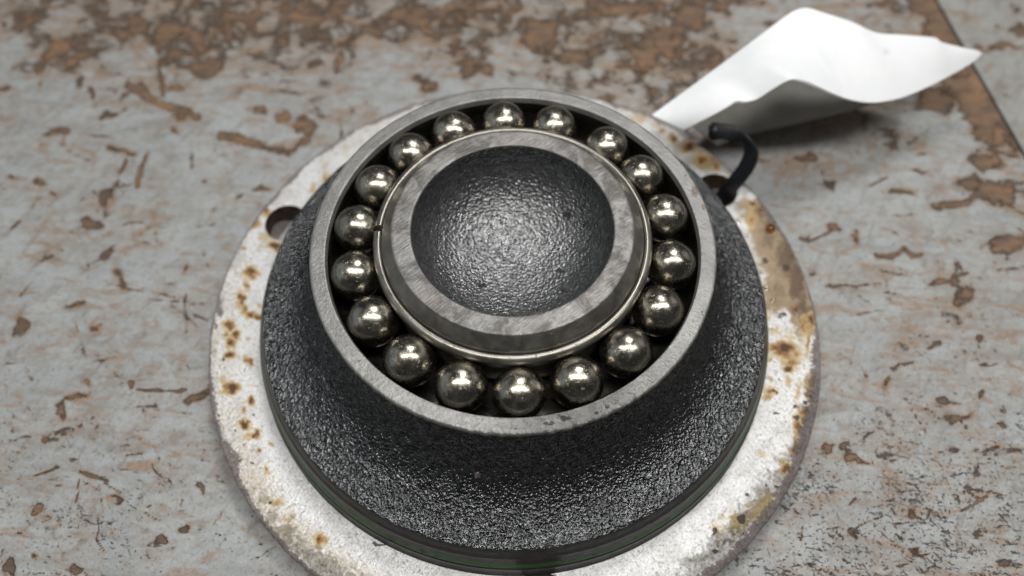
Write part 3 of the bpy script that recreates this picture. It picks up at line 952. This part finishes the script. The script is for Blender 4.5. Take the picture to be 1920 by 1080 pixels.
BP = [ray(x, y, -0.15) for x, y in ((1048, 494), (1098, 428), (1052, 535), (1005, 572), (868, 340), (1062, 405), (905, 520))]


def bowl_wob(T, Rr, Z):
    q = sstep(0.0, 0.25, T) * (1 - sstep(2 * np.pi - 0.25, 2 * np.pi, T))
    n = fbm(Rr * np.cos(T) * 9 + 7, Rr * np.sin(T) * 9 + Z * 8, 4) - .5
    k = sstep(0.11, 0.06, Z)
    pit = 0
    for i, p in enumerate(BP):                           # small casting pits
        d = np.hypot(Rr * np.cos(T) - p[0], Rr * np.sin(T) - p[1])
        pit = pit + (1 - sstep(0.004, 0.018 + .004 * (i % 3), d)) * 0.03
    return np.maximum(Rr + n * 0.014 * k * sstep(0.02, 0.1, Rr), 0.0005), Z + n * 0.016 * k - pit


link('bowl', lathe('bowl', bowl, 512, 0.006, bowl_wob, 60, ZH), M_bowl, hub)
link('inner_race', lathe('inner_race', [(0.60, -0.238), (0.655, -0.21), (0.664, -0.15), (0.664, -0.11), (0.6585, -0.06), (0.664, -0.02), (0.674, 0.002), (0.6815, 0.014), (0.6835, 0.028), (0.680, 0.043), (0.670, 0.054), (0.657, 0.0585), (0.648, 0.057), (0.642, 0.050), (0.640, 0.044)], 768, 0.012, lip_wob, 50, ZH), M_lip, hub)

# ------------------------------------------------------------------ the loose balls
BALLS = [  # photograph px of the ball centres (hidden lower halves allowed for), label
    (945, 233, 'steel ball at the very back of the race, centred behind the bowl'),
    (1038, 244, 'steel ball at the back, just right of the rearmost ball, facing a gap'),
    (1138, 279, 'steel ball at the back right, first one past the wide gap'),
    (1207, 331, 'steel ball at the upper right, below the cable tie and stained ring patch'),
    (1250, 408, 'steel ball on the right side, just above the rightmost ball'),
    (1257, 497, 'rightmost steel ball, level with the lower part of the bowl'),
    (1238, 585, 'steel ball at the lower right with a dark pit near its top'),
    (1173, 660, 'speckled steel ball at the lower right, second right of the front pair'),
    (1080, 712, 'steel ball at the front right with one crisp bar highlight, beside the front ball'),
    (973, 737, 'steel ball at the very front of the race, nearest the camera'),
    (865, 722, 'steel ball at the front left, next to the front ball'),
    (768, 676, 'steel ball at the lower left, between the front left and side balls'),
    (697, 604, 'steel ball at the lower left, touching the left side ball with a rust fleck'),
    (669, 517, 'leftmost steel ball with a small rust fleck, below the notch in the lip'),
    (672, 430, 'steel ball on the left side, right beside the notch in the hub lip'),
    (708, 353, 'steel ball at the upper left, above the ball beside the lip notch'),
    (770, 292, 'steel ball at the upper left, two places left of the rearmost ball'),
    (852, 252, 'steel ball at the back left, just left of the rearmost ball'),
]
BR, PR, BZ = 0.125, 0.785, -0.06
az = np.array([math.atan2(*(ray(b[0], b[1], BZ)[[1, 0]])) for b in BALLS])
az = np.unwrap(az)
for it in range(60):                                     # keep neighbours from overlapping
    for i in range(18):
        j = (i + 1) % 18
        gap = (az[i] - az[j]) % (2 * np.pi)
        need = math.radians(18.4)
        if gap < need:
            e = (need - gap) / 2
            az[i] += e
            az[j] -= e
bm = bmesh.new()
bmesh.ops.create_uvsphere(bm, u_segments=48, v_segments=24, radius=BR * S)
for f in bm.faces:
    f.smooth = True
ball_me = bpy.data.meshes.new('bearing_ball')
bm.to_mesh(ball_me)
bm.free()
rb = random.Random(3)
for i, b in enumerate(BALLS):
    o = link('bearing_ball', ball_me, M_ball)
    o.location = (PR * math.cos(az[i]) * S, PR * math.sin(az[i]) * S, (BZ + HB) * S)
    o.rotation_euler = (rb.uniform(0, 6), rb.uniform(0, 6), rb.uniform(0, 6))
    tag(o, b[2], 'bearing ball', 'loose steel balls round the hub')


# ------------------------------------------------------------------ the paper tag
def catmull(P, n):
    P = np.asarray(P, float)
    d = np.concatenate([[0], np.cumsum(np.linalg.norm(np.diff(P[:, :2], axis=0), axis=1))])
    t = np.linspace(0, d[-1], n)
    Q = np.vstack([2 * P[0] - P[1], P, 2 * P[-1] - P[-2]])
    out = []
    for x in t:
        i = min(max(int(np.searchsorted(d, x, side='right') - 1), 0), len(P) - 2)
        u = (x - d[i]) / (d[i + 1] - d[i])
        a, b, c, e = Q[i], Q[i + 1], Q[i + 2], Q[i + 3]
        out.append(0.5 * (2 * b + (c - a) * u + (2 * a - 5 * b + 4 * c - e) * u * u + (3 * b - a - 3 * c + e) * u ** 3))
    return np.array(out)


def pts(lst):
    """photograph px + height over the bench (u) -> u point in the bench frame"""
    return np.array([ray(x, y, h - HB) + [0, 0, HB] for x, y, h in lst])


def sheet(name, far, near, nu, nv, mat, parent, thick=0.012, sag=0.0, marks=()):
    A = catmull(far, nu)
    B = catmull(near, nu)
    s = np.linspace(0, 1, nv)
    G = A[:, None, :] * (1 - s)[None, :, None] + B[:, None, :] * s[None, :, None]
    t = np.linspace(0, 1, nu)
    G[..., 2] += sag * np.sin(np.pi * s)[None, :] * np.sin(np.pi * t)[:, None] ** 0.7
    nx = np.gradient(G, axis=0)
    ny = np.gradient(G, axis=1)
    N = np.cross(nx, ny)
    N /= np.maximum(np.linalg.norm(N, axis=-1, keepdims=True), 1e-9)
    N[N[..., 2] < 0] *= -1
    top = G.reshape(-1, 3)
    bot = (G - N * thick).reshape(-1, 3)
    F = grid_faces(nu, nv)
    n = nu * nv
    idx = np.arange(n).reshape(nu, nv)
    loop = np.concatenate([idx[:, 0], idx[-1, 1:], idx[-2::-1, -1], idx[0, -2:0:-1]])
    sk = np.stack([loop, np.roll(loop, -1), np.roll(loop, -1) + n, loop + n], -1)
    me = mesh_np(name, np.concatenate([top, bot]) * S, np.concatenate([F, F[:, ::-1] + n, sk]), True, 50)
    m = np.zeros(2 * n)
    px, py = project(top - [0, 0, HB])
    for (x, y, r, q) in marks:
        d = np.hypot(px - x, py - y)
        m[:n] = np.maximum(m[:n], q * (1 - sstep(r * .5, r * 1.2, d)))
    attr(me, 'mark', m)
    return link(name, me, mat, parent)


paper = thing('paper_tag', 'curled white paper tag with torn near edge, tied to the housing flange', 'tag')
far = pts([(1222, 216, .48), (1300, 159, .56), (1400, 85, .66), (1468, 34, .72), (1490, 20, .73), (1514, 15, .73), (1545, 24, .72), (1600, 42, .69), (1642, 61, .63),
           (1690, 65, .61), (1740, 69, .60), (1757, 72, .59), (1766, 79, .56), (1800, 88, .51), (1832, 95, .46)])
near = pts([(1283, 243, .48), (1312, 228, .56), (1345, 211, .64), (1365, 199, .68), (1374, 193, .69), (1382, 189, .70), (1400, 190, .70), (1420, 185, .72), (1445, 169, .78), (1470, 154, .84), (1488, 148, .87), (1508, 151, .86),
            (1532, 161, .80), (1560, 174, .71), (1592, 186, .61), (1630, 192, .53), (1664, 189, .49), (1702, 179, .46), (1762, 152, .44), (1822, 118, .43), (1841, 100, .44)])
sheet('upper_ply', far, near, 120, 26, M_paper, paper, 0.012, 0.03, [(1661, 97, 7, .35)])
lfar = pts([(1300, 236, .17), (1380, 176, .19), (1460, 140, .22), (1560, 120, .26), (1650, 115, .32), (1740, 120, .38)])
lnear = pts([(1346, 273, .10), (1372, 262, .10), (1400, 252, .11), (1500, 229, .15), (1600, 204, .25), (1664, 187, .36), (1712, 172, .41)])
sheet('lower_ply', lfar, lnear, 50, 14, M_paper_shade, paper, 0.012, 0.0)

# ------------------------------------------------------------------ the cable tie
tie = thing('cable_tie', 'black nylon cable tie looped through the right bolt hole and the paper tag', 'cable tie')
path = pts([(1350, 376, .10), (1362, 360, .20), (1378, 341, .30), (1394, 321, .38), (1405, 302, .45), (1408, 285, .50), (1400, 268, .54), (1383, 254, .56), (1362, 247, .55), (1338, 246, .52)])
CL = catmull(path, 70)
tan = np.gradient(CL, axis=0)
tan /= np.linalg.norm(tan, axis=1, keepdims=True)
wk = np.array([.80 * CR - .55 * CU, .80 * CR - .55 * CU, .80 * CR - .55 * CU - .2 * CF, .75 * CR - .4 * CU - .5 * CF, .55 * CR - .9 * CF, .3 * CR + .2 * CU - 1.0 * CF, .75 * CU + .3 * CR - .6 * CF, .9 * CU + .2 * CR - .3 * CF, CU - .2 * CF, CU - .2 * CF])
wid = np.stack([np.interp(np.linspace(0, 1, 70), np.linspace(0, 1, len(wk)), wk[:, q]) for q in range(3)], -1)
wid = wid - tan * (wid * tan).sum(1)[:, None]
wid /= np.linalg.norm(wid, axis=1, keepdims=True)
nor = np.cross(tan, wid)
hw, ht = 0.047, 0.013
sec = [(-1, -.6), (-.85, -1), (.85, -1), (1, -.6), (1, .6), (.85, 1), (-.85, 1), (-1, .6)]
V = np.array([CL[i] + wid[i] * a * hw + nor[i] * b * ht for i in range(70) for a, b in sec]) * S
idx = np.arange(70 * 8).reshape(70, 8)
Fq = np.array([[idx[i, j], idx[i + 1, j], idx[i + 1, (j + 1) % 8], idx[i, (j + 1) % 8]] for i in range(69) for j in range(8)])
link('strap', mesh_np('strap', V, Fq, True, 50), M_tie, tie)
bm = bmesh.new()
bmesh.ops.create_cube(bm, size=1)
for v in bm.verts:
    v.co = Vector((v.co.x * 0.105, v.co.y * 0.075, v.co.z * 0.04)) * S
bmesh.ops.bevel(bm, geom=bm.edges[:], offset=0.016 * S, segments=3, affect='EDGES')
for f in bm.faces:
    f.smooth = True
me = bpy.data.meshes.new('locking_head')
bm.to_mesh(me)
bm.free()
o = link('locking_head', me, M_tie, tie)
hp = CL[68] * S
Rm = Matrix((wid[68], tan[68], nor[68])).transposed()
o.matrix_world = Matrix.Translation(Vector(hp)) @ Rm.to_4x4()


# ------------------------------------------------------------------ oil drops and grit
def drop_mesh(name, r, flat):
    bm = bmesh.new()
    bmesh.ops.create_uvsphere(bm, u_segments=24, v_segments=14, radius=r * S)
    for v in bm.verts:
        v.co.z = v.co.z * flat if v.co.z > 0 else v.co.z * 0.05
    for f in bm.faces:
        f.smooth = True
    me = bpy.data.meshes.new(name)
    bm.to_mesh(me)
    bm.free()
    return me


DROPS = [
    (1445, 428, .036, .75, 1, 'large amber oil droplet standing on the stained right side of the flange'),
    (1411, 380, .018, .7, 1, 'small oil droplet on the flange just below the cable tie, upper of a pair'),
    (1428, 391, .016, .7, 1, 'small oil droplet on the flange below the cable tie, lower of a pair'),
    (1384, 414, .018, .6, 0, 'clear oil droplet beside the cast body edge, highest of the row'),
    (1400, 441, .016, .6, 0, 'clear oil droplet beside the cast body edge, second from the top of the row'),
    (1427, 509, .016, .6, 0, 'clear oil droplet by the body edge level with the round dark spot'),
    (1437, 538, .020, .6, 0, 'larger clear oil droplet by the body edge, under the one beside the dark spot'),
    (1449, 562, .014, .6, 0, 'tiny clear oil droplet on the flange, second from the bottom of the row'),
    (1454, 583, .013, .6, 0, 'tiny clear oil droplet lowest in the row, above the dark nick'),
    (1492, 580, .012, .7, 1, 'tiny amber oil droplet near the flange rim, right of the dark nick'),
]
for (x, y, r, fl, amber, lab) in DROPS:
    p = ray(x, y, Z_FL + r * fl * .3)
    o = link('oil_droplet', drop_mesh('oil_droplet', r, fl), M_amber if amber else M_oil)
    o.location = (p[0] * S, p[1] * S, (Z_FL + HB + 0.001) * S)
    o.rotation_euler = (0, 0, rb.uniform(0, 6))
    o.scale = (1, rb.uniform(.8, 1.0), 1)
    tag(o, lab, 'oil droplet', 'oil droplets on the flange')


def lump(name, r, seed):
    bm = bmesh.new()
    bmesh.ops.create_icosphere(bm, subdivisions=2, radius=r * S)
    q = random.Random(seed)
    for v in bm.verts:
        v.co *= q.uniform(.7, 1.25)
        v.co.z *= .6
    me = bpy.data.meshes.new(name)
    bm.to_mesh(me)
    bm.free()
    return me


def body_z(r):
    pr = np.array(body_prof)
    return float(np.interp(r, pr[3:, 0], pr[3:, 1]))


for (x, y, r, lab) in [(895, 890, .022, 'dark crumb of grit stuck on the front of the black cast body')]:
    zz = -0.45
    for _ in range(20):
        p = ray(x, y, zz)
        zz = body_z(np.hypot(p[0], p[1]))
    o = link('grit_crumb', lump('grit_crumb', r, 2), M_grit)
    o.location = (p[0] * S, p[1] * S, (zz + HB) * S)
    tag(o, lab, 'grit')
